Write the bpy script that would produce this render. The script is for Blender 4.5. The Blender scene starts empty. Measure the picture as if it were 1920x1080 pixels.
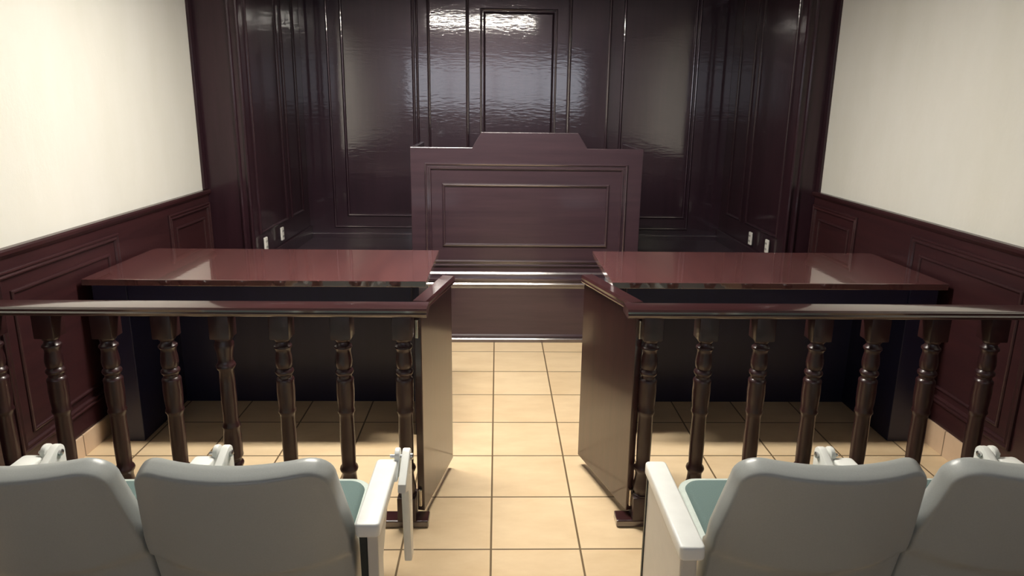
import bpy, bmesh, math, random
from mathutils import Vector, Matrix

random.seed(4)
SC = bpy.context.scene
COL = SC.collection

# ------------------------------------------------------------------ camera
cam_d = bpy.data.cameras.new('camera')
cam = bpy.data.objects.new('camera', cam_d)
COL.objects.link(cam)
cam_d.sensor_fit = 'HORIZONTAL'
cam_d.sensor_width = 36.0
cam_d.lens = 1224.5 / 1920 * 36.0
cam_d.shift_y = -60 / 1920
cam_d.clip_start = 0.05
PITCH, YAW, ROLL = math.radians(13.013), math.radians(1.371), math.radians(-0.701)
cy_, sy_ = math.cos(YAW), math.sin(YAW)
fwd = Vector((sy_ * math.cos(PITCH), cy_ * math.cos(PITCH), -math.sin(PITCH)))
rgt0 = Vector((cy_, -sy_, 0))
dwn0 = fwd.cross(rgt0)
rgt = math.cos(ROLL) * rgt0 + math.sin(ROLL) * dwn0
dwn = -math.sin(ROLL) * rgt0 + math.cos(ROLL) * dwn0
m = Matrix.Identity(4)
for i in range(3):
    m[i][0] = rgt[i]; m[i][1] = -dwn[i]; m[i][2] = -fwd[i]
m[0][3], m[1][3], m[2][3] = 0.014, -2.105, 1.598
cam.matrix_world = m
SC.camera = cam

# ------------------------------------------------------------------ world, exposure
w = bpy.data.worlds.new('world'); SC.world = w
w.use_nodes = True
w.node_tree.nodes['Background'].inputs[0].default_value = (0.6, 0.65, 0.8, 1)
w.node_tree.nodes['Background'].inputs[1].default_value = 0.05
vs = SC.view_settings
vs.view_transform = 'Standard'; vs.look = 'None'; vs.gamma = 1.0
vs.use_curve_mapping = False
vs.exposure = 0.0
LIGHT_MAIN = 188.0
LIGHT_REAR = 1.5

# room dimensions (metres): X right, Y into the room, Z up
XL, XR = -1.895, 2.155          # side walls
YR, YP = -4.2, 2.20             # rear wall, front of the panelled recess
RL, RR, YB = -1.60, 1.96, 3.50  # recess return walls and back wall
ZC = 2.60                       # ceiling

# ------------------------------------------------------------------ materials
def new_mat(name):
    mt = bpy.data.materials.new(name); mt.use_nodes = True
    nt = mt.node_tree
    return mt, nt, nt.nodes['Principled BSDF']

def ramp(nt, fac, stops):
    r = nt.nodes.new('ShaderNodeValToRGB')
    els = r.color_ramp.elements
    while len(els) < len(stops): els.new(0.5)
    for e, (p, c) in zip(els, stops):
        e.position = p; e.color = (*c, 1)
    nt.links.new(fac, r.inputs[0])
    return r

def coords(nt, scale=(1, 1, 1)):
    tc = nt.nodes.new('ShaderNodeTexCoord')
    mp = nt.nodes.new('ShaderNodeMapping'); mp.inputs['Scale'].default_value = scale
    nt.links.new(tc.outputs['Object'], mp.inputs[0])
    return mp.outputs[0]

def noise(nt, vec, scale, detail=3, rough=0.5):
    n = nt.nodes.new('ShaderNodeTexNoise')
    n.inputs['Scale'].default_value = scale; n.inputs['Detail'].default_value = detail
    n.inputs['Roughness'].default_value = rough
    nt.links.new(vec, n.inputs['Vector'])
    return n.outputs[0]

def bump(nt, b, h, strength, dist):
    bp = nt.nodes.new('ShaderNodeBump')
    bp.inputs['Strength'].default_value = strength; bp.inputs['Distance'].default_value = dist
    nt.links.new(h, bp.inputs['Height'])
    nt.links.new(bp.outputs[0], b.inputs['Normal'])
    return bp

def wood(name, c0, c1, grain, rough, coat, coat_rough, bstr=0.25, ripple=None, ior=1.5, spec=0.5, tint=(1, 1, 1)):
    mt, nt, b = new_mat(name)
    v = coords(nt, grain)
    n = noise(nt, v, 3.0, 5, 0.6)
    r = ramp(nt, n, [(0.3, c0), (0.7, c1)])
    nt.links.new(r.outputs[0], b.inputs['Base Color'])
    b.inputs['Roughness'].default_value = rough
    b.inputs['Specular IOR Level'].default_value = spec
    b.inputs['Specular Tint'].default_value = (*tint, 1)
    b.inputs['Coat Weight'].default_value = coat
    b.inputs['Coat Roughness'].default_value = coat_rough
    b.inputs['Coat IOR'].default_value = ior
    v2 = coords(nt, ripple or (1, 1, 1))
    bp = bump(nt, b, noise(nt, v2, 38, 2), bstr, 0.0012)
    nt.links.new(bp.outputs[0], b.inputs['Coat Normal'])
    return mt

W0, W1 = (0.0220, 0.0085, 0.0155), (0.0350, 0.0130, 0.0225)
M = {}
M['panel'] = wood('lacquered_panelling', W0, W1, (9, 9, 0.6), 0.38, 1.0, 0.07, 0.42, (0.35, 0.35, 1.5), 2.05, 0.9, (1.0, 0.80, 0.92))
M['panel_side'] = wood('satin_panelling', (0.0210, 0.0078, 0.0120), (0.0330, 0.0120, 0.0180), (9, 9, 0.6), 0.42, 0.5, 0.10, 0.4, (0.5, 0.5, 1.4), 1.45, 0.25)
M['bench'] = wood('lacquered_bench', (0.038, 0.0195, 0.0285), (0.056, 0.0285, 0.0390), (0.6, 9, 9), 0.42, 0.6, 0.12)
M['bench_gloss'] = wood('polished_bench_moulding', (0.036, 0.0185, 0.0270), (0.054, 0.0275, 0.0370), (0.6, 9, 9), 0.36, 1.0, 0.16, 0.15, None, 2.3)
M['rail'] = wood('lacquered_rail', (0.030, 0.0090, 0.0105), (0.056, 0.0165, 0.0175), (0.6, 9, 9), 0.28, 1.0, 0.07, 0.15, None, 2.1)
M['spindle'] = wood('lacquered_spindle', (0.022, 0.0068, 0.0080), (0.036, 0.0110, 0.0120), (9, 9, 0.6), 0.36, 0.35, 0.2)
M['table'] = wood('lacquered_tabletop', (0.085, 0.030, 0.030), (0.130, 0.046, 0.044), (7, 0.6, 7), 0.25, 1.0, 0.04, 0.10, None, 2.2)
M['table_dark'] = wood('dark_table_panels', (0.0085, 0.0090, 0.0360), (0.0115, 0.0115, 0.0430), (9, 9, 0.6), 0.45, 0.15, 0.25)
M['gate'] = wood('lacquered_gate', (0.028, 0.0095, 0.0110), (0.050, 0.0165, 0.0165), (9, 9, 0.6), 0.30, 0.7, 0.09, 0.15)
M['dado'] = wood('lacquered_wainscot', (0.026, 0.0080, 0.0100), (0.042, 0.0125, 0.0145), (9, 0.6, 9), 0.40, 0.35, 0.2)

mt, nt, b = new_mat('white_plaster'); M['plaster'] = mt
v = coords(nt, (1, 1, 0.35))
r = ramp(nt, noise(nt, v, 2.2, 5, 0.6), [(0.3, (0.73, 0.72, 0.65)), (0.7, (0.80, 0.79, 0.74))])
nt.links.new(r.outputs[0], b.inputs['Base Color'])
b.inputs['Roughness'].default_value = 0.65
bump(nt, b, noise(nt, coords(nt, (1, 1, 0.5)), 45, 5, 0.65), 0.25, 0.004)

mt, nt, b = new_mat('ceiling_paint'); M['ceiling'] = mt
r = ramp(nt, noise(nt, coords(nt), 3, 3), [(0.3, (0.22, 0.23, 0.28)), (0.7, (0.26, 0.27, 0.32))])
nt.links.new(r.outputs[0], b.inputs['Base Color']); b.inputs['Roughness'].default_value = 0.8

mt, nt, b = new_mat('rear_wall_paint'); M['rear_paint'] = mt
r = ramp(nt, noise(nt, coords(nt), 3, 3), [(0.3, (0.22, 0.21, 0.20)), (0.7, (0.26, 0.25, 0.24))])
nt.links.new(r.outputs[0], b.inputs['Base Color']); b.inputs['Roughness'].default_value = 0.8

def tile_mat(name, size, light, dark, grout, gw, axes=('X', 'Y'), off=(0, 0), rough=0.32):
    mt, nt, b = new_mat(name)
    N, L = nt.nodes, nt.links
    tc = N.new('ShaderNodeTexCoord'); sp = N.new('ShaderNodeSeparateXYZ')
    L.new(tc.outputs['Object'], sp.inputs[0])
    def mth(op, a, bb=None):
        q = N.new('ShaderNodeMath'); q.operation = op
        for i, s in enumerate((a, bb)):
            if s is None: continue
            if isinstance(s, (int, float)): q.inputs[i].default_value = s
            else: L.new(s, q.inputs[i])
        return q.outputs[0]
    lines, ids = [], []
    for ax, o in zip(axes, off):
        u = mth('DIVIDE', mth('SUBTRACT', sp.outputs[ax], o), size)
        ids.append(mth('FLOOR', u))
        f = mth('FRACT', u)
        d = mth('MULTIPLY', mth('MINIMUM', f, mth('SUBTRACT', 1.0, f)), size)
        lines.append(d)
    dmin = lines[0] if len(lines) == 1 else mth('MINIMUM', lines[0], lines[1])
    g = N.new('ShaderNodeMapRange')
    g.inputs['From Min'].default_value = gw * 0.42; g.inputs['From Max'].default_value = gw * 0.72
    L.new(dmin, g.inputs[0])
    cv = N.new('ShaderNodeCombineXYZ')
    for i, s in enumerate(ids): L.new(s, cv.inputs[i])
    wn = N.new('ShaderNodeTexWhiteNoise'); L.new(cv.outputs[0], wn.inputs[0])
    nz = noise(nt, coords(nt, (1, 2.4, 1)), 4.5, 5, 0.6)
    mixf = mth('ADD', mth('MULTIPLY', nz, 0.8), mth('MULTIPLY', wn.outputs[0], 0.25))
    r = ramp(nt, mixf, [(0.3, dark), (0.72, light)])
    mx = N.new('ShaderNodeMix'); mx.data_type = 'RGBA'
    mx.inputs[6].default_value = (*grout, 1)
    L.new(r.outputs[0], mx.inputs[7]); L.new(g.outputs[0], mx.inputs[0])
    L.new(mx.outputs[2], b.inputs['Base Color'])
    b.inputs['Roughness'].default_value = rough
    bump(nt, b, g.outputs[0], 0.35, 0.0015)
    return mt
M['floor'] = tile_mat('floor_tiles', 0.33, (0.80, 0.62, 0.40), (0.68, 0.50, 0.30), (0.16, 0.105, 0.055), 0.0065)
M['tile_base'] = tile_mat('skirting_tiles', 0.33, (0.70, 0.52, 0.37), (0.60, 0.43, 0.29), (0.22, 0.15, 0.10), 0.005, axes=('Y',), off=(0.0,))

def plain(name, col, rough, metal=0.0, nscale=60, nstr=0.0, var=0.06, coat=0.0):
    mt, nt, b = new_mat(name)
    n = noise(nt, coords(nt), nscale, 4, 0.6)
    lo = tuple(c * (1 - var) for c in col); hi = tuple(min(1, c * (1 + var)) for c in col)
    r = ramp(nt, n, [(0.3, lo), (0.7, hi)])
    nt.links.new(r.outputs[0], b.inputs['Base Color'])
    b.inputs['Roughness'].default_value = rough; b.inputs['Metallic'].default_value = metal
    b.inputs['Coat Weight'].default_value = coat
    if nstr: bump(nt, b, n, nstr, 0.001)
    return mt
M['shell'] = plain('grey_seat_plastic', (0.40, 0.42, 0.41), 0.30, nscale=300, nstr=0.12, var=0.04)
M['arm'] = plain('white_enamel', (0.90, 0.91, 0.88), 0.32, nscale=20, var=0.03)
M['standard'] = plain('cream_enamel', (0.66, 0.63, 0.57), 0.4, nscale=20, var=0.03)
M['fabric'] = plain('teal_upholstery', (0.125, 0.185, 0.178), 0.9, nscale=500, nstr=0.4, var=0.15)
M['piping'] = plain('pale_piping', (0.55, 0.62, 0.58), 0.5)
M['dark_metal'] = plain('dark_bracket', (0.03, 0.04, 0.045), 0.45, 0.4)
M['steel'] = plain('steel_bolt', (0.6, 0.6, 0.6), 0.3, 1.0)
M['brass'] = plain('bright_hinge', (0.80, 0.72, 0.60), 0.3, 1.0)
M['white_plastic'] = plain('white_plastic', (0.85, 0.82, 0.76), 0.35)
M['slot'] = plain('socket_slots', (0.05, 0.05, 0.05), 0.5)
M['lamp_frame'] = plain('lamp_frame', (0.8, 0.8, 0.8), 0.4)
def emit(name, col, s):
    mt, nt, b = new_mat(name)
    b.inputs['Base Color'].default_value = (0.8, 0.8, 0.8, 1)
    b.inputs['Emission Color'].default_value = (*col, 1)
    b.inputs['Emission Strength'].default_value = s
    return mt
M['lamp_main'] = emit('lit_diffuser', (1.0, 0.945, 0.84), LIGHT_MAIN)
M['window_glow'] = emit('added_window_glow', (0.82, 0.88, 1.0), LIGHT_REAR)  # cool glow for the added rear window, not a lamp

# ------------------------------------------------------------------ mesh helpers
def box(bm, x0, x1, y0, y1, z0, z1, bev=0.0, seg=2):
    t = bmesh.new()
    bmesh.ops.create_cube(t, size=1)
    for v in t.verts:
        v.co = Vector(((x0 + x1) / 2 + v.co.x * (x1 - x0), (y0 + y1) / 2 + v.co.y * (y1 - y0), (z0 + z1) / 2 + v.co.z * (z1 - z0)))
    if bev: bmesh.ops.bevel(t, geom=t.edges[:], offset=bev, segments=seg, profile=0.5, affect='EDGES')
    merge(bm, t)

def merge(bm, t, mat=None):
    if mat is not None: t.transform(mat)
    me = bpy.data.meshes.new('tmp'); t.to_mesh(me); t.free()
    bm.from_mesh(me); bpy.data.meshes.remove(me)

def prism(bm, pts, axis, a0, a1, bev=0.0, seg=2):
    """extrude the closed 2-D outline pts along axis from a0 to a1 ('x': pts are (y,z); 'y': (x,z); 'z': (x,y))"""
    t = bmesh.new()
    def mk(p, a):
        if axis == 'x': return (a, p[0], p[1])
        if axis == 'y': return (p[0], a, p[1])
        return (p[0], p[1], a)
    A = [t.verts.new(mk(p, a0)) for p in pts]; B = [t.verts.new(mk(p, a1)) for p in pts]
    n = len(pts)
    fa = t.faces.new(A); fb = t.faces.new(B[::-1])
    for i in range(n): t.faces.new((A[i], A[(i + 1) % n], B[(i + 1) % n], B[i]))
    bmesh.ops.recalc_face_normals(t, faces=t.faces[:])
    if bev:
        es = list({e for f in (fa, fb) for e in f.edges})
        bmesh.ops.bevel(t, geom=es, offset=bev, segments=seg, profile=0.5, affect='EDGES')
    merge(bm, t)

def lathe(bm, prof, cx, cy, seg=24):
    t = bmesh.new(); rings = []
    for r, z in prof:
        rings.append([t.verts.new((cx + r * math.cos(2 * math.pi * k / seg), cy + r * math.sin(2 * math.pi * k / seg), z)) for k in range(seg)])
    for a, b_ in zip(rings, rings[1:]):
        for k in range(seg): t.faces.new((a[k], a[(k + 1) % seg], b_[(k + 1) % seg], b_[k]))
    t.faces.new(rings[0][::-1]); t.faces.new(rings[-1])
    bmesh.ops.recalc_face_normals(t, faces=t.faces[:])
    merge(bm, t)

def sweep_rect(bm, a0, a1, b0, b1, prof, place):
    """mitred rectangular frame: prof is a closed list of (inset, height); place(a, b, h) -> world point"""
    t = bmesh.new(); cs = []
    for (ca, cb, sa, sb) in ((a0, b0, 1, 1), (a1, b0, -1, 1), (a1, b1, -1, -1), (a0, b1, 1, -1)):
        cs.append([t.verts.new(place(ca + sa * i, cb + sb * i, h)) for i, h in prof])
    n = len(prof)
    for k in range(4):
        A, B = cs[k], cs[(k + 1) % 4]
        for i in range(n): t.faces.new((A[i], A[(i + 1) % n], B[(i + 1) % n], B[i]))
    bmesh.ops.recalc_face_normals(t, faces=t.faces[:])
    merge(bm, t)

def raised(bm, a0, a1, b0, b1, slope, h, place):
    """raised and fielded panel with a sloped border"""
    sweep = [(0, -0.004), (0, 0.002), (slope, h), (slope + 0.004, h), (slope + 0.004, -0.004)]
    sweep_rect(bm, a0, a1, b0, b1, sweep, place)
    t = bmesh.new(); s = slope
    t.faces.new([t.verts.new(place(a, b_, h)) for a, b_ in ((a0 + s, b0 + s), (a1 - s, b0 + s), (a1 - s, b1 - s), (a0 + s, b1 - s))])
    merge(bm, t)

def bead(w_, h):
    """half-round moulding profile"""
    return [(0, -0.003)] + [(w_ / 2 - w_ / 2 * math.cos(math.pi * k / 6), h * math.sin(math.pi * k / 6)) for k in range(7)] + [(w_, -0.003)]

OGEE = [(0, -0.003), (0, 0.010), (0.004, 0.014), (0.010, 0.014), (0.013, 0.009), (0.018, 0.008), (0.024, 0.013), (0.029, 0.012), (0.034, 0.004), (0.036, -0.003)]

def link(name, bm, mat, parent=None, smooth=False, bevel=0.0, origin=None):
    bmesh.ops.recalc_face_normals(bm, faces=bm.faces[:])
    me = bpy.data.meshes.new(name); 
    if origin is not None: bm.transform(Matrix.Translation(-Vector(origin)))
    bm.to_mesh(me); bm.free()
    me.materials.append(M[mat] if isinstance(mat, str) else mat)
    o = bpy.data.objects.new(name, me); COL.objects.link(o)
    if origin is not None: o.location = origin
    if smooth:
        for p in me.polygons: p.use_smooth = True
        try:
            me.set_sharp_from_angle(angle=math.radians(38))
        except Exception: pass
    if parent is not None:
        o.parent = parent
        if origin is None and parent.type == 'EMPTY':
            o.matrix_parent_inverse = parent_matrix(parent).inverted()
    return o

def parent_matrix(p):
    return Matrix.Translation(p.location) @ p.rotation_euler.to_matrix().to_4x4()

def struct(o):
    o['kind'] = 'structure'; return o

def thing(name, label, cat, loc=(0, 0, 0), group=None):
    o = bpy.data.objects.new(name, None); COL.objects.link(o)
    o.location = loc; o.empty_display_size = 0.1
    o['label'] = label; o['category'] = cat
    if group: o['group'] = group
    return o

def BM(): return bmesh.new()

# ------------------------------------------------------------------ room shell
bm = BM(); box(bm, XL - 0.1, XR + 0.1, YR - 0.1, YB + 0.1, -0.1, 0.0)
struct(link('floor', bm, 'floor'))
bm = BM(); box(bm, XL - 0.1, XR + 0.1, YR - 0.1, YB + 0.1, ZC, ZC + 0.1)
struct(link('ceiling', bm, 'ceiling'))
bm = BM(); box(bm, XL - 0.1, XL, YR, YP, 0, ZC); struct(link('wall_left', bm, 'plaster'))
bm = BM(); box(bm, XR, XR + 0.1, YR, YP, 0, ZC); struct(link('wall_right', bm, 'plaster'))
bm = BM(); box(bm, XL - 0.1, XR + 0.1, YR - 0.1, YR, 0, ZC); struct(link('wall_rear', bm, 'rear_paint'))

# back wall of the recess with its panelling
def on_back(a, b_, h): return (a, YB - h, b_)
bm = BM(); box(bm, RL - 0.02, RR + 0.02, YB, YB + 0.1, 0, ZC)
# wide outer fields
for a0, a1 in ((-1.275, -0.670), (1.037, 1.650)):
    sweep_rect(bm, a0, a1, 0.645, 2.52, bead(0.026, 0.015), on_back)
    sweep_rect(bm, a0 - 0.115, a1 + 0.030, 0.545, 2.56, bead(0.022, 0.014), on_back)
# narrow fields beside the middle panel
for a0, a1 in ((-0.553, -0.238), (0.602, 0.925)):
    box(bm, a0, a1, YB - 0.035, YB + 0.01, 0.42, ZC, 0.006)
    for a in (a0, a1):
        prism(bm, [(a - 0.013, YB + 0.001 - 0.035), (a - 0.009, YB - 0.046), (a, YB - 0.050), (a + 0.009, YB - 0.046), (a + 0.013, YB - 0.034)], 'z', 0.42, ZC)
# middle panel
raised(bm, -0.108, 0.472, 0.62, 2.335, 0.015, 0.010, on_back)
sweep_rect(bm, -0.135, 0.499, 0.60, 2.36, bead(0.018, 0.010), on_back)
box(bm, RL, RR, YB - 0.022, YB + 0.01, 0.42, 0.50, 0.005)
struct(link('wall_back', bm, 'panel'))

# return walls of the recess
def ret(side, X, s):
    bm = BM()
    xo = XL - 0.1 if s > 0 else XR + 0.1
    box(bm, min(X, xo), max(X, xo), YP + 0.001, YB, 0, ZC, 0.004)
    pl = lambda a, b_, h: (X + s * h, a, b_)
    sweep_rect(bm, 2.30, 2.90, 0.715, 2.50, bead(0.022, 0.013), pl)
    sweep_rect(bm, 3.00, 3.32, 0.715, 2.50, bead(0.022, 0.013), pl)
    box(bm, min(X, X + s * 0.02), max(X, X + s * 0.02), YP + 0.01, YB, 0.42, 0.56, 0.005)
    # corner mouldings of the pilaster front
    for dx in (0.010, 0.062):
        x = X - s * dx
        prism(bm, [(x - 0.012, YP + 0.002), (x - 0.009, YP - 0.010), (x, YP - 0.014), (x + 0.009, YP - 0.010), (x + 0.012, YP + 0.002)], 'z', 0.46, ZC)
    struct(link('wall_recess_' + side, bm, 'panel_side'))
ret('left', RL, 1); ret('right', RR, -1)

# dark edging of the plaster beside the pilasters
for n_, X, s in ((1, XL, 1), (2, XR, -1)):
    bm = BM(); box(bm, min(X, X + s * 0.018), max(X, X + s * 0.018), YP - 0.045, YP, 1.04, ZC, 0.003)
    struct(link('trim_%d' % n_, bm, 'panel_side'))

# wainscots
def wainscot(n_, X, s, dz):
    pl = lambda a, b_, h: (X + s * (0.014 + h), a, b_)
    bm = BM()
    box(bm, min(X, X + s * 0.014), max(X, X + s * 0.014), YR, YP, 0.0, 1.00 + dz)
    root = struct(link('trim_%d' % n_, bm, 'dado'))
    bm = BM()
    prism(bm, [(X, 1.000 + dz), (X + s * 0.020, 1.000 + dz), (X + s * 0.026, 1.008 + dz), (X + s * 0.034, 1.016 + dz), (X + s * 0.036, 1.030 + dz), (X + s * 0.030, 1.038 + dz), (X, 1.038 + dz)], 'y', YR, YP)
    link('cap_rail', bm, 'dado', root)
    for (y0, y1) in ((1.645, 2.19), (0.30, 1.13), (-0.98, -0.15), (-2.3, -1.47), (-3.6, -2.77)):
        bm = BM()
        sweep_rect(bm, y0, y1, 0.205 + dz, 0.955 + dz, OGEE, pl)
        sweep_rect(bm, y0 + 0.080, y1 - 0.080, 0.268 + dz, 0.870 + dz, bead(0.018, 0.010), pl)
        link('panel', bm, 'dado', root)
    return root
wainscot(3, XL, 1, 0.0)
wainscot(4, XR, -1, 0.022)
for side, X, s, h in (('left', XL, 1, 0.103), ('right', XR, -1, 0.125)):
    bm = BM(); box(bm, min(X + s * 0.014, X + s * 0.024), max(X + s * 0.014, X + s * 0.024), YR, 2.155, 0, h, 0.002)
    struct(link('baseboard_' + side, bm, 'tile_base'))

# ------------------------------------------------------------------ ceiling lights
def lamp(x, y, wx, wy, mat, label):
    t = thing('ceiling_light', label, 'ceiling light', (x, y, ZC))
    bm = BM()
    sweep_rect(bm, x - wx / 2 - 0.03, x + wx / 2 + 0.03, y - wy / 2 - 0.03, y + wy / 2 + 0.03, [(0, 0), (0, -0.02), (0.006, -0.026), (0.03, -0.026), (0.03, 0)], lambda a, b_, h: (a, b_, ZC + h))
    link('frame', bm, 'lamp_frame', t)
    bm = BM(); box(bm, x - wx / 2, x + wx / 2, y - wy / 2, y + wy / 2, ZC - 0.018, ZC - 0.002)
    link('diffuser', bm, mat, t)
lamp(-0.19, 0.80, 1.26, 0.14, 'lamp_main', 'warm fluorescent ceiling light above the tables, mirrored in the back panelling')
# unseen high window added in the rear wall for panelling reflections and seat-back light
bm = BM(); sweep_rect(bm, -1.80, 1.70, 1.50, 2.48, [(-0.05, 0), (-0.05, 0.03), (0.03, 0.03), (0.03, 0)], lambda a, b_, h: (a, YR + h, b_))
for x in (-0.93, -0.05, 0.83): box(bm, x - 0.015, x + 0.015, YR, YR + 0.028, 1.50, 2.48)
wn_ = struct(link('added_window_1', bm, 'panel'))
bm = BM(); box(bm, -1.80, 1.70, YR + 0.001, YR + 0.008, 1.50, 2.48)
link('pane', bm, 'window_glow', wn_)

# ------------------------------------------------------------------ platform
bm = BM(); box(bm, RL, RR, YP + 0.001, YB, 0.0, 0.458); struct(link('floor_recess', bm, 'bench'))
t = thing('platform', 'dark wooden platform step with moulded edge below the judge bench', 'platform', (0.13, 2.16, 0))
bm = BM(); box(bm, XL + 0.015, XR - 0.015, 2.175, YP + 0.002, 0.0, 0.43)
link('riser', bm, 'bench', t)
bm = BM()
x0, x1 = XL + 0.04, XR - 0.04
prism(bm, [(2.20, 0.43), (2.20, 0.458), (2.160, 0.458), (2.152, 0.452), (2.152, 0.440), (2.158, 0.434), (2.158, 0.424), (2.152, 0.416), (2.160, 0.404), (2.166, 0.398), (2.176, 0.380), (2.20, 0.380)], 'x', x0, x1)
link('nosing', bm, 'bench_gloss', t, smooth=False)
bm = BM()
prism(bm, [(2.18, 0.0), (2.155, 0.0), (2.155, 0.022), (2.160, 0.028), (2.166, 0.030), (2.160, 0.036), (2.162, 0.046), (2.176, 0.054), (2.18, 0.054)], 'x', x0, x1)
link('base_moulding', bm, 'bench_gloss', t)

# ------------------------------------------------------------------ judge bench
JX0, JX1, JY = -0.556, 0.972, 2.205
t = thing('judge_bench', 'dark lacquered judge bench with stepped crest and framed front panel', 'bench', (0.2, JY, 0.458))
bm = BM()
prism(bm, [(JX0, 0.458), (JX0, 1.325), (-0.152, 1.325), (-0.092, 1.425), (0.540, 1.425), (0.602, 1.325), (JX1, 1.325), (JX1, 0.458)], 'y', JY, JY + 0.028, 0.004)
link('front_panel', bm, 'bench', t)
pj = lambda a, b_, h: (a, JY - h, b_)
bm = BM(); sweep_rect(bm, -0.462, 0.874, 0.530, 1.224, [(0, -0.003), (0, 0.008), (0.006, 0.013), (0.012, 0.011), (0.015, 0.005), (0.024, 0.005), (0.029, 0.013), (0.036, 0.013), (0.042, 0.003), (0.042, -0.003)], pj)
link('frame_moulding', bm, 'bench_gloss', t)
bm = BM(); sweep_rect(bm, -0.350, 0.758, 0.668, 1.092, bead(0.020, 0.013), pj)
link('inner_moulding', bm, 'bench_gloss', t)
bm = BM(); prism(bm, [(JY + 0.01, 0.458), (JY - 0.014, 0.458), (JY - 0.014, 0.478), (JY - 0.006, 0.490), (JY + 0.01, 0.492)], 'x', JX0, JX1)
link('base_moulding', bm, 'bench_gloss', t)
for x0, x1 in ((JX0, JX0 + 0.028), (JX1 - 0.028, JX1)):
    bm = BM(); box(bm, x0, x1, JY + 0.028, 2.80, 0.458, 1.325, 0.003); link('side_panel', bm, 'bench', t)
bm = BM(); box(bm, JX0 + 0.028, JX1 - 0.028, JY + 0.028, 2.72, 1.13, 1.16, 0.004); link('worktop', bm, 'bench', t)

# ------------------------------------------------------------------ wall outlets on the return walls
def outlet(X, s, y, z, label):
    t = thing('wall_outlet', label, 'outlet', (X, y, z))
    xs = sorted((X - s * 0.002 + s * 0.020, X + s * 0.032))
    bm = BM(); box(bm, xs[0], xs[1], y - 0.024, y + 0.024, z - 0.048, z + 0.048, 0.004)
    pl = link('plate', bm, 'white_plastic', t)
    for dz in (-0.020, 0.020):
        xq = sorted((X + s * 0.031, X + s * 0.0335))
        bm = BM(); box(bm, xq[0], xq[1], y - 0.011, y - 0.006, z + dz - 0.007, z + dz + 0.007); box(bm, xq[0], xq[1], y + 0.006, y + 0.011, z + dz - 0.007, z + dz + 0.007)
        o = link('socket', bm, 'slot', t)
outlet(RL, 1, 2.33, 0.645, 'white outlet plate on the left recess wall, nearest its front corner')
outlet(RL, 1, 2.68, 0.650, 'white outlet plate on the left recess wall, further towards the back panelling')
outlet(RR, -1, 2.40, 0.640, 'white outlet plate on the right recess wall, nearest its front corner')
outlet(RR, -1, 2.71, 0.635, 'white outlet plate on the right recess wall, further towards the back panelling')

# ------------------------------------------------------------------ counsel tables
def table(x0, x1, pw_in, wall_side, label, dy=0.0):
    t = thing('counsel_table', label, 'table', ((x0 + x1) / 2, 1.1, 0))
    zt = 0.812
    bm = BM()
    box(bm, x0, x1, 0.775 + dy, 1.425, zt - 0.030, zt, 0.0025)
    link('tabletop', bm, 'table', t)
    # ends: thick pedestal at the wall, slim panel at the aisle
    if wall_side < 0:
        a = (x0 + 0.030, x0 + 0.185); c = (x1 - 0.075, x1 - 0.045)
    else:
        a = (x1 - 0.165, x1 - 0.030); c = (x0 + 0.045, x0 + 0.075)
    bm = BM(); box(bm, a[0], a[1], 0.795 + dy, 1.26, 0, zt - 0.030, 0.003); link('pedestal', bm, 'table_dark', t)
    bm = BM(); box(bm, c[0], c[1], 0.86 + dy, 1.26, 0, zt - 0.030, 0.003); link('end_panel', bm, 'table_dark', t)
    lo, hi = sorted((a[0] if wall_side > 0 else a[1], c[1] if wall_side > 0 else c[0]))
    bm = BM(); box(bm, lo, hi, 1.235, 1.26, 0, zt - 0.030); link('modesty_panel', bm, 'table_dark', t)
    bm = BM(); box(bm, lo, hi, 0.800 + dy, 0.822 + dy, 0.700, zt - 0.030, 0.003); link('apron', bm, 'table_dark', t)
table(XL + 0.038, -0.306, 0.15, -1, 'dark red wooden table left of the aisle with glossy top and closed base')
table(0.546, XR - 0.040, 0.15, 1, 'dark red wooden table right of the aisle with glossy top and closed base')

# ------------------------------------------------------------------ railings
BY = 0.16
ZT = 0.862
def baluster_bm(x, flip=False, y=BY):
    """turned spindle with square top and foot blocks"""
    prof = [(0.0190, 0.768), (0.0215, 0.764), (0.0200, 0.757), (0.0165, 0.752), (0.0185, 0.742), (0.0235, 0.736), (0.0240, 0.730), (0.0200, 0.722),
            (0.0190, 0.712), (0.0215, 0.690), (0.0225, 0.672), (0.0210, 0.655), (0.0180, 0.648), (0.0235, 0.640), (0.0245, 0.634), (0.0225, 0.627), (0.0190, 0.622), (0.0190, 0.612),
            (0.0235, 0.606), (0.0245, 0.600), (0.0235, 0.590), (0.0245, 0.560), (0.0235, 0.520), (0.0215, 0.490), (0.0235, 0.482), (0.0240, 0.475), (0.0205, 0.467),
            (0.0195, 0.455), (0.0205, 0.380), (0.0200, 0.300), (0.0190, 0.256), (0.0240, 0.246), (0.0255, 0.238), (0.0235, 0.230),
            (0.0200, 0.224), (0.0195, 0.210), (0.0215, 0.185), (0.0250, 0.165), (0.0255, 0.152), (0.0215, 0.142), (0.0215, 0.136), (0.0250, 0.132), (0.0250, 0.126)]
    prof = [(r_ * 1.36, z) for r_, z in prof]
    if flip:
        prof = [(r_, 0.768 + 0.126 - z) for r_, z in prof][::-1]
    bm = BM()
    lathe(bm, prof, x, y, 28)
    hw = 0.036
    box(bm, x - hw, x + hw, y - hw, y + hw, 0.766, ZT, 0.004)
    box(bm, x - hw, x + hw, y - hw, y + hw, 0.028, 0.128, 0.004)
    return bm

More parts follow.
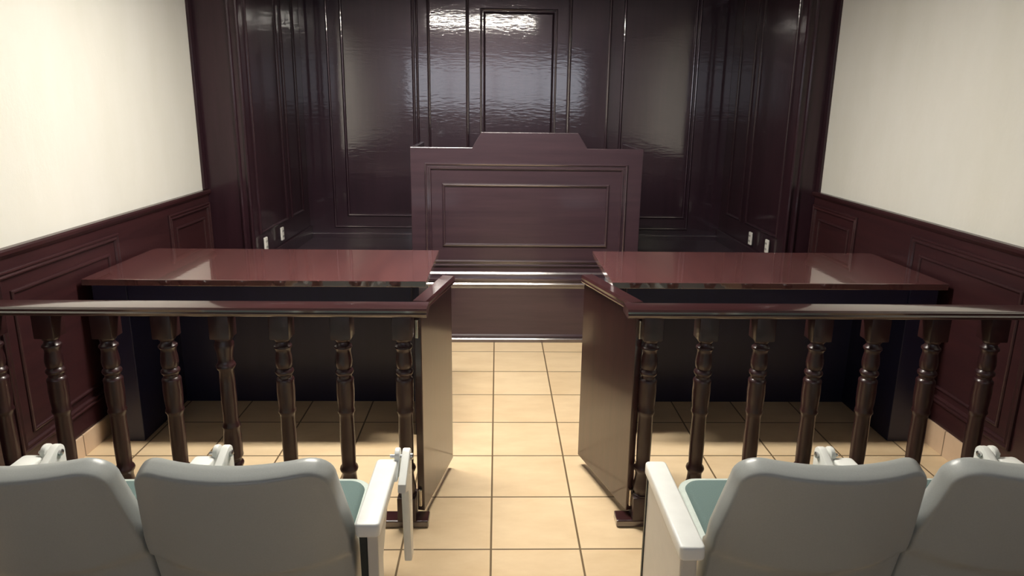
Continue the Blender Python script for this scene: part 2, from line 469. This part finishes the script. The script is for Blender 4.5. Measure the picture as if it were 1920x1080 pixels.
def cap_profile(z=ZT):
    return [(0.0, z), (0.088, z), (0.096, z + 0.006), (0.098, z + 0.013), (0.093, z + 0.018), (0.095, z + 0.026), (0.090, z + 0.033), (0.084, z + 0.034),
            (0.012, z + 0.034), (0.006, z + 0.033), (0.0, z + 0.026), (0.003, z + 0.018), (-0.002, z + 0.013), (-0.001, z + 0.006)]

def railing(xs, x0, x1, foot, flips, label):
    t = thing('railing', label, 'railing', ((x0 + x1) / 2, BY, 0))
    bm = BM(); prism(bm, [(0.190 - p, z) for p, z in cap_profile()], 'x', x0, x1)
    link('top_rail', bm, 'rail', t, smooth=True)
    bm = BM(); box(bm, foot[0], foot[1], 0.126, 0.194, 0.0, 0.030, 0.005); link('bottom_rail', bm, 'rail', t)
    for i, x in enumerate(xs):
        o = link('baluster', baluster_bm(x, i in flips), 'spindle', t, smooth=True)
        if i in flips: o['label'] = 'baluster fitted upside down'
    return t
railing([-0.325, -0.545, -0.764, -0.976, -1.179, -1.391, -1.594, -1.804], XL + 0.03, -0.232, (XL + 0.03, -0.243), (3,),
        'dark turned-baluster railing between left wall and aisle')
railing([0.583, 0.787, 0.995, 1.205, 1.417, 1.638, 1.860], 0.482, XR - 0.03, (0.487, XR - 0.03), (),
        'dark turned-baluster railing between aisle and right wall')

# ------------------------------------------------------------------ swing gates
def gate(hx, hy, fx, fy, label, s):
    d = Vector((fx - hx, fy - hy, 0)); L = d.length; ang = math.atan2(d.y, d.x)
    t = thing('gate', label, 'gate', (hx, hy, 0.05))
    T = Matrix.Translation((hx, hy, 0)) @ Matrix.Rotation(ang, 4, 'Z')
    def put(name, bm, mat, smooth=False):
        bm.transform(T); return link(name, bm, mat, t, smooth)
    bm = BM(); box(bm, 0, L, -0.014, 0.014, 0.05, ZT - 0.001, 0.003); put('panel', bm, 'gate')
    bm = BM(); prism(bm, [(-0.024, ZT), (0.024, ZT), (0.030, ZT + 0.008), (0.028, ZT + 0.014), (0.030, ZT + 0.024), (0.024, ZT + 0.034), (-0.024, ZT + 0.034), (-0.030, ZT + 0.024), (-0.028, ZT + 0.014), (-0.030, ZT + 0.008)], 'x', 0.028, L)
    put('top_rail', bm, 'rail')
    for z in (0.80, 0.11):
        bm = BM(); box(bm, -0.012, 0.0, -0.006, 0.006, z - 0.035, z + 0.035, 0.002); put('hinge', bm, 'brass')
gate(-0.274, 0.165, -0.190, 0.560, 'dark wooden swing gate standing open, hinged to the left railing', 1)
gate(0.541, 0.165, 0.402, 0.590, 'dark wooden swing gate standing open, hinged to the right railing', -1)

# ------------------------------------------------------------------ auditorium seats
def rounded(u0, u1, w0, w1, r, n=6, r_low=None):
    """closed outline of a rounded trapezoid: half width u0 at bottom w0, u1 at top w1"""
    rl = r if r_low is None else r_low
    cor = [((-u0, w0), rl, 180), ((u0, w0), rl, 270), ((u1, w1), r, 0), ((-u1, w1), r, 90)]
    pts = []
    for (cx, cz), rr, a in cor:
        px = cx + (rr if cx < 0 else -rr); pz = cz + (rr if cz == w0 else -rr)
        for k in range(n + 1):
            th = math.radians(a + 90 * k / n)
            pts.append((px + rr * math.cos(th), pz + rr * math.sin(th)))
    return pts

def densify(pts, step):
    out = []
    for i, p in enumerate(pts):
        q = pts[(i + 1) % len(pts)]
        d = math.hypot(q[0] - p[0], q[1] - p[1]); n = max(1, int(d / step))
        for k in range(n): out.append((p[0] + (q[0] - p[0]) * k / n, p[1] + (q[1] - p[1]) * k / n))
    return out

def shell_bm(cx, y_top, ztop, tilt=0.235, hw_top=0.224, hw_low=0.270, h=0.46):
    """moulded plastic back: dished panel with a rolled rim; local x across, z along the back, y towards the sitter"""
    t = BM()
    base = densify(rounded(hw_low - 0.012, hw_top - 0.013, -h, -0.012, 0.052, 8), 0.02)
    base = [(max(-0.2345, min(0.2345, x)), z) for x, z in base]
    n = len(base); ctr = (0, -h / 2)
    def dish(x, z):                       # centre bellies towards the rear
        k = 0.050 * (x / 0.23) ** 2
        crease = 0.014 * max(0, min(1, (-(z) - 0.285 - 0.012 * (1 - (x / 0.23) ** 2)) / 0.020))
        return k + crease
    rings = []
    for s in [i / 14 for i in range(1, 15)]:
        rings.append([t.verts.new((ctr[0] + (x - ctr[0]) * s, dish(ctr[0] + (x - ctr[0]) * s, ctr[1] + (z - ctr[1]) * s), ctr[1] + (z - ctr[1]) * s)) for x, z in base])
    # outward normals of the outline
    nor = []
    for i in range(n):
        a, b_ = base[i - 1], base[(i + 1) % n]
        dx, dz = b_[0] - a[0], b_[1] - a[1]; l = math.hypot(dx, dz)
        nor.append((dz / l, -dx / l))
    for off, dy in ((0.003, 0.0005), (0.006, 0.002), (0.0085, 0.005), (0.010, 0.009), (0.0118, 0.020), (0.013, 0.036), (0.013, 0.048), (0.011, 0.052), (0.004, 0.053)):
        rings.append([t.verts.new((x + nx * off, dish(x, z) + dy, z + nz * off)) for (x, z), (nx, nz) in zip(base, nor)])
    c = t.verts.new((ctr[0], dish(*ctr), ctr[1]))
    for i in range(n): t.faces.new((c, rings[0][i], rings[0][(i + 1) % n]))
    for A, B in zip(rings, rings[1:]):
        for i in range(n): t.faces.new((A[i], A[(i + 1) % n], B[(i + 1) % n], B[i]))
    # front face closing the rim
    c2 = t.verts.new((ctr[0], 0.052, ctr[1]))
    for i in range(n): t.faces.new((rings[-1][(i + 1) % n], rings[-1][i], c2))
    bmesh.ops.recalc_face_normals(t, faces=t.faces[:])
    t.transform(Matrix.Translation((cx, y_top, ztop)) @ Matrix.Rotation(tilt, 4, 'X'))
    return t

def pad_bm(cx, y_top, ztop, tilt=0.235):
    t = BM()
    o = rounded(0.225, 0.195, -0.37, -0.085, 0.05, 6)
    prism(t, o, 'y', 0.085, 0.125, 0.015, 3)
    t.transform(Matrix.Translation((cx, y_top, ztop)) @ Matrix.Rotation(tilt, 4, 'X'))
    return t

def seat(cx, label, arms):
    """arms: list of (x, y_near, y_far, style, tablet side)"""
    t = thing('auditorium_seat', label, 'seat', (cx, -0.6, 0), 'auditorium seats in front of the railing')
    yt, zt = -0.832, 0.797
    b_ = link('backrest', shell_bm(cx, yt, zt), 'shell', t, smooth=True)
    p_ = link('back_cushion', pad_bm(cx, yt, zt), 'fabric', t, smooth=True)
    # seat cushion lying down
    bm = BM(); prism(bm, [(x + cx, y) for x, y in rounded(0.207, 0.200, -0.70, -0.284, 0.055, 8)], 'z', 0.415, 0.470, 0.02, 4)
    c_ = link('seat_cushion', bm, 'fabric', t, smooth=True)
    bm = BM(); prism(bm, [(x + cx, y) for x, y in rounded(0.224, 0.216, -0.71, -0.262, 0.068, 8)], 'z', 0.385, 0.458, 0.012, 3)
    link('seat_pan', bm, 'piping', c_, smooth=True)
    for (ax, y0, y1, style, tab) in arms:
        hw = 0.029
        bm = BM(); prism(bm, rounded_rect(ax - hw, ax + hw, y0, y1, 0.012), 'z', 0.605, 0.640, 0.006, 3)
        a_ = link('armrest', bm, 'arm', t, smooth=True)
        bm = BM()
        if style == 'panel':
            box(bm, ax - 0.023, ax + 0.016, y0 + 0.012, y1 - 0.012, 0.0, 0.606, 0.006)
            link('standard', bm, 'standard', t)
            bm = BM(); box(bm, ax - 0.026, ax - 0.0231, y1 - 0.030, y1 - 0.018, 0.0, 0.600); link('edge_strip', bm, 'dark_metal', t)
        else:
            prism(bm, [(y0 + 0.015, 0.606), (y0 + 0.015, 0.0), (y0 + 0.075, 0.0), (y0 + 0.075, 0.50), (y0 + 0.17, 0.606)], 'x', ax - 0.004, ax + 0.022, 0.003)
            link('standard', bm, 'standard', t)
            bm = BM(); prism(bm, [(y0 + 0.02, 0.604), (y0 + 0.03, 0.46), (y0 + 0.10, 0.40), (y0 + 0.16, 0.47), (y0 + 0.20, 0.604)], 'x', ax - 0.024, ax - 0.006, 0.002)
            link('bracket', bm, 'dark_metal', t)
        if tab:
            s = tab
            # folded writing tablet hanging beside the arm, with hinge lobes and a bolt
            xa, xb = sorted((ax + s * 0.040, ax + s * 0.062))
            low = 0.32 if s > 0 else 0.50
            bm = BM(); prism(bm, tab_outline(y1, low), 'x', xa, xb, 0.004, 2)
            tb = link('folded_tablet', bm, 'arm', t, smooth=True)
            bm = BM()
            q = (0.020, 0.034)
            xa, xb = sorted((ax + s * q[0], ax + s * q[1]))
            prism(bm, lobe_outline(y1 - 0.002, 0.642), 'x', xa, xb, 0.003, 2)
            link('hinge', bm, 'arm', tb, smooth=True)
            bm = BM(); lathe(bm, [(0.005, 0), (0.005, 0.056), (0.009, 0.057), (0.009, 0.062), (0.004, 0.065)], 0, 0, 12)
            bm.transform(Matrix.Translation((ax + s * 0.006, y1 + 0.012, 0.640)) @ Matrix.Rotation(s * math.pi / 2, 4, 'Y'))
            link('bolt', bm, 'steel', tb, smooth=True)
    return t

def rounded_rect(x0, x1, y0, y1, r, n=5):
    pts = []
    for cx, cy, a in ((x0 + r, y0 + r, 180), (x1 - r, y0 + r, 270), (x1 - r, y1 - r, 0), (x0 + r, y1 - r, 90)):
        for k in range(n + 1):
            th = math.radians(a + 90 * k / n); pts.append((cx + r * math.cos(th), cy + r * math.sin(th)))
    return pts
def tab_outline(y, low):
    arc = [(y + 0.014 + 0.022 * math.cos(a), 0.640 + 0.022 * math.sin(a)) for a in [math.radians(k) for k in range(0, 121, 20)]]
    return [(y - 0.008, low), (y + 0.030, low), (y + 0.036, 0.60)] + arc + [(y - 0.085, 0.612), (y - 0.090, 0.590), (y - 0.030, 0.560)]
def lobe_outline(y, z): return [(y + 0.014 + 0.022 * math.cos(a), z + 0.022 * math.sin(a)) for a in [math.radians(k) for k in range(-20, 200, 15)]] + [(y - 0.05, z - 0.042), (y + 0.03, z - 0.052)]

seat(-0.578, 'grey plastic auditorium seat with teal cushion beside the aisle, in the left group', [(-0.285, -0.757, -0.462, 'post', 1)])
seat(-1.075, 'grey plastic auditorium seat at the left edge of the photo', [(-0.790, -0.660, -0.445, 'post', 1), (-1.262, -0.660, -0.440, 'post', 1)])
seat(0.793, 'grey plastic auditorium seat with teal cushion beside the aisle, in the right group', [(0.458, -0.842, -0.474, 'panel', 0), (0.992, -0.660, -0.455, 'post', -1)])
seat(1.289, 'grey plastic auditorium seat at the right edge of the photo', [(1.465, -0.660, -0.450, 'post', -1)])
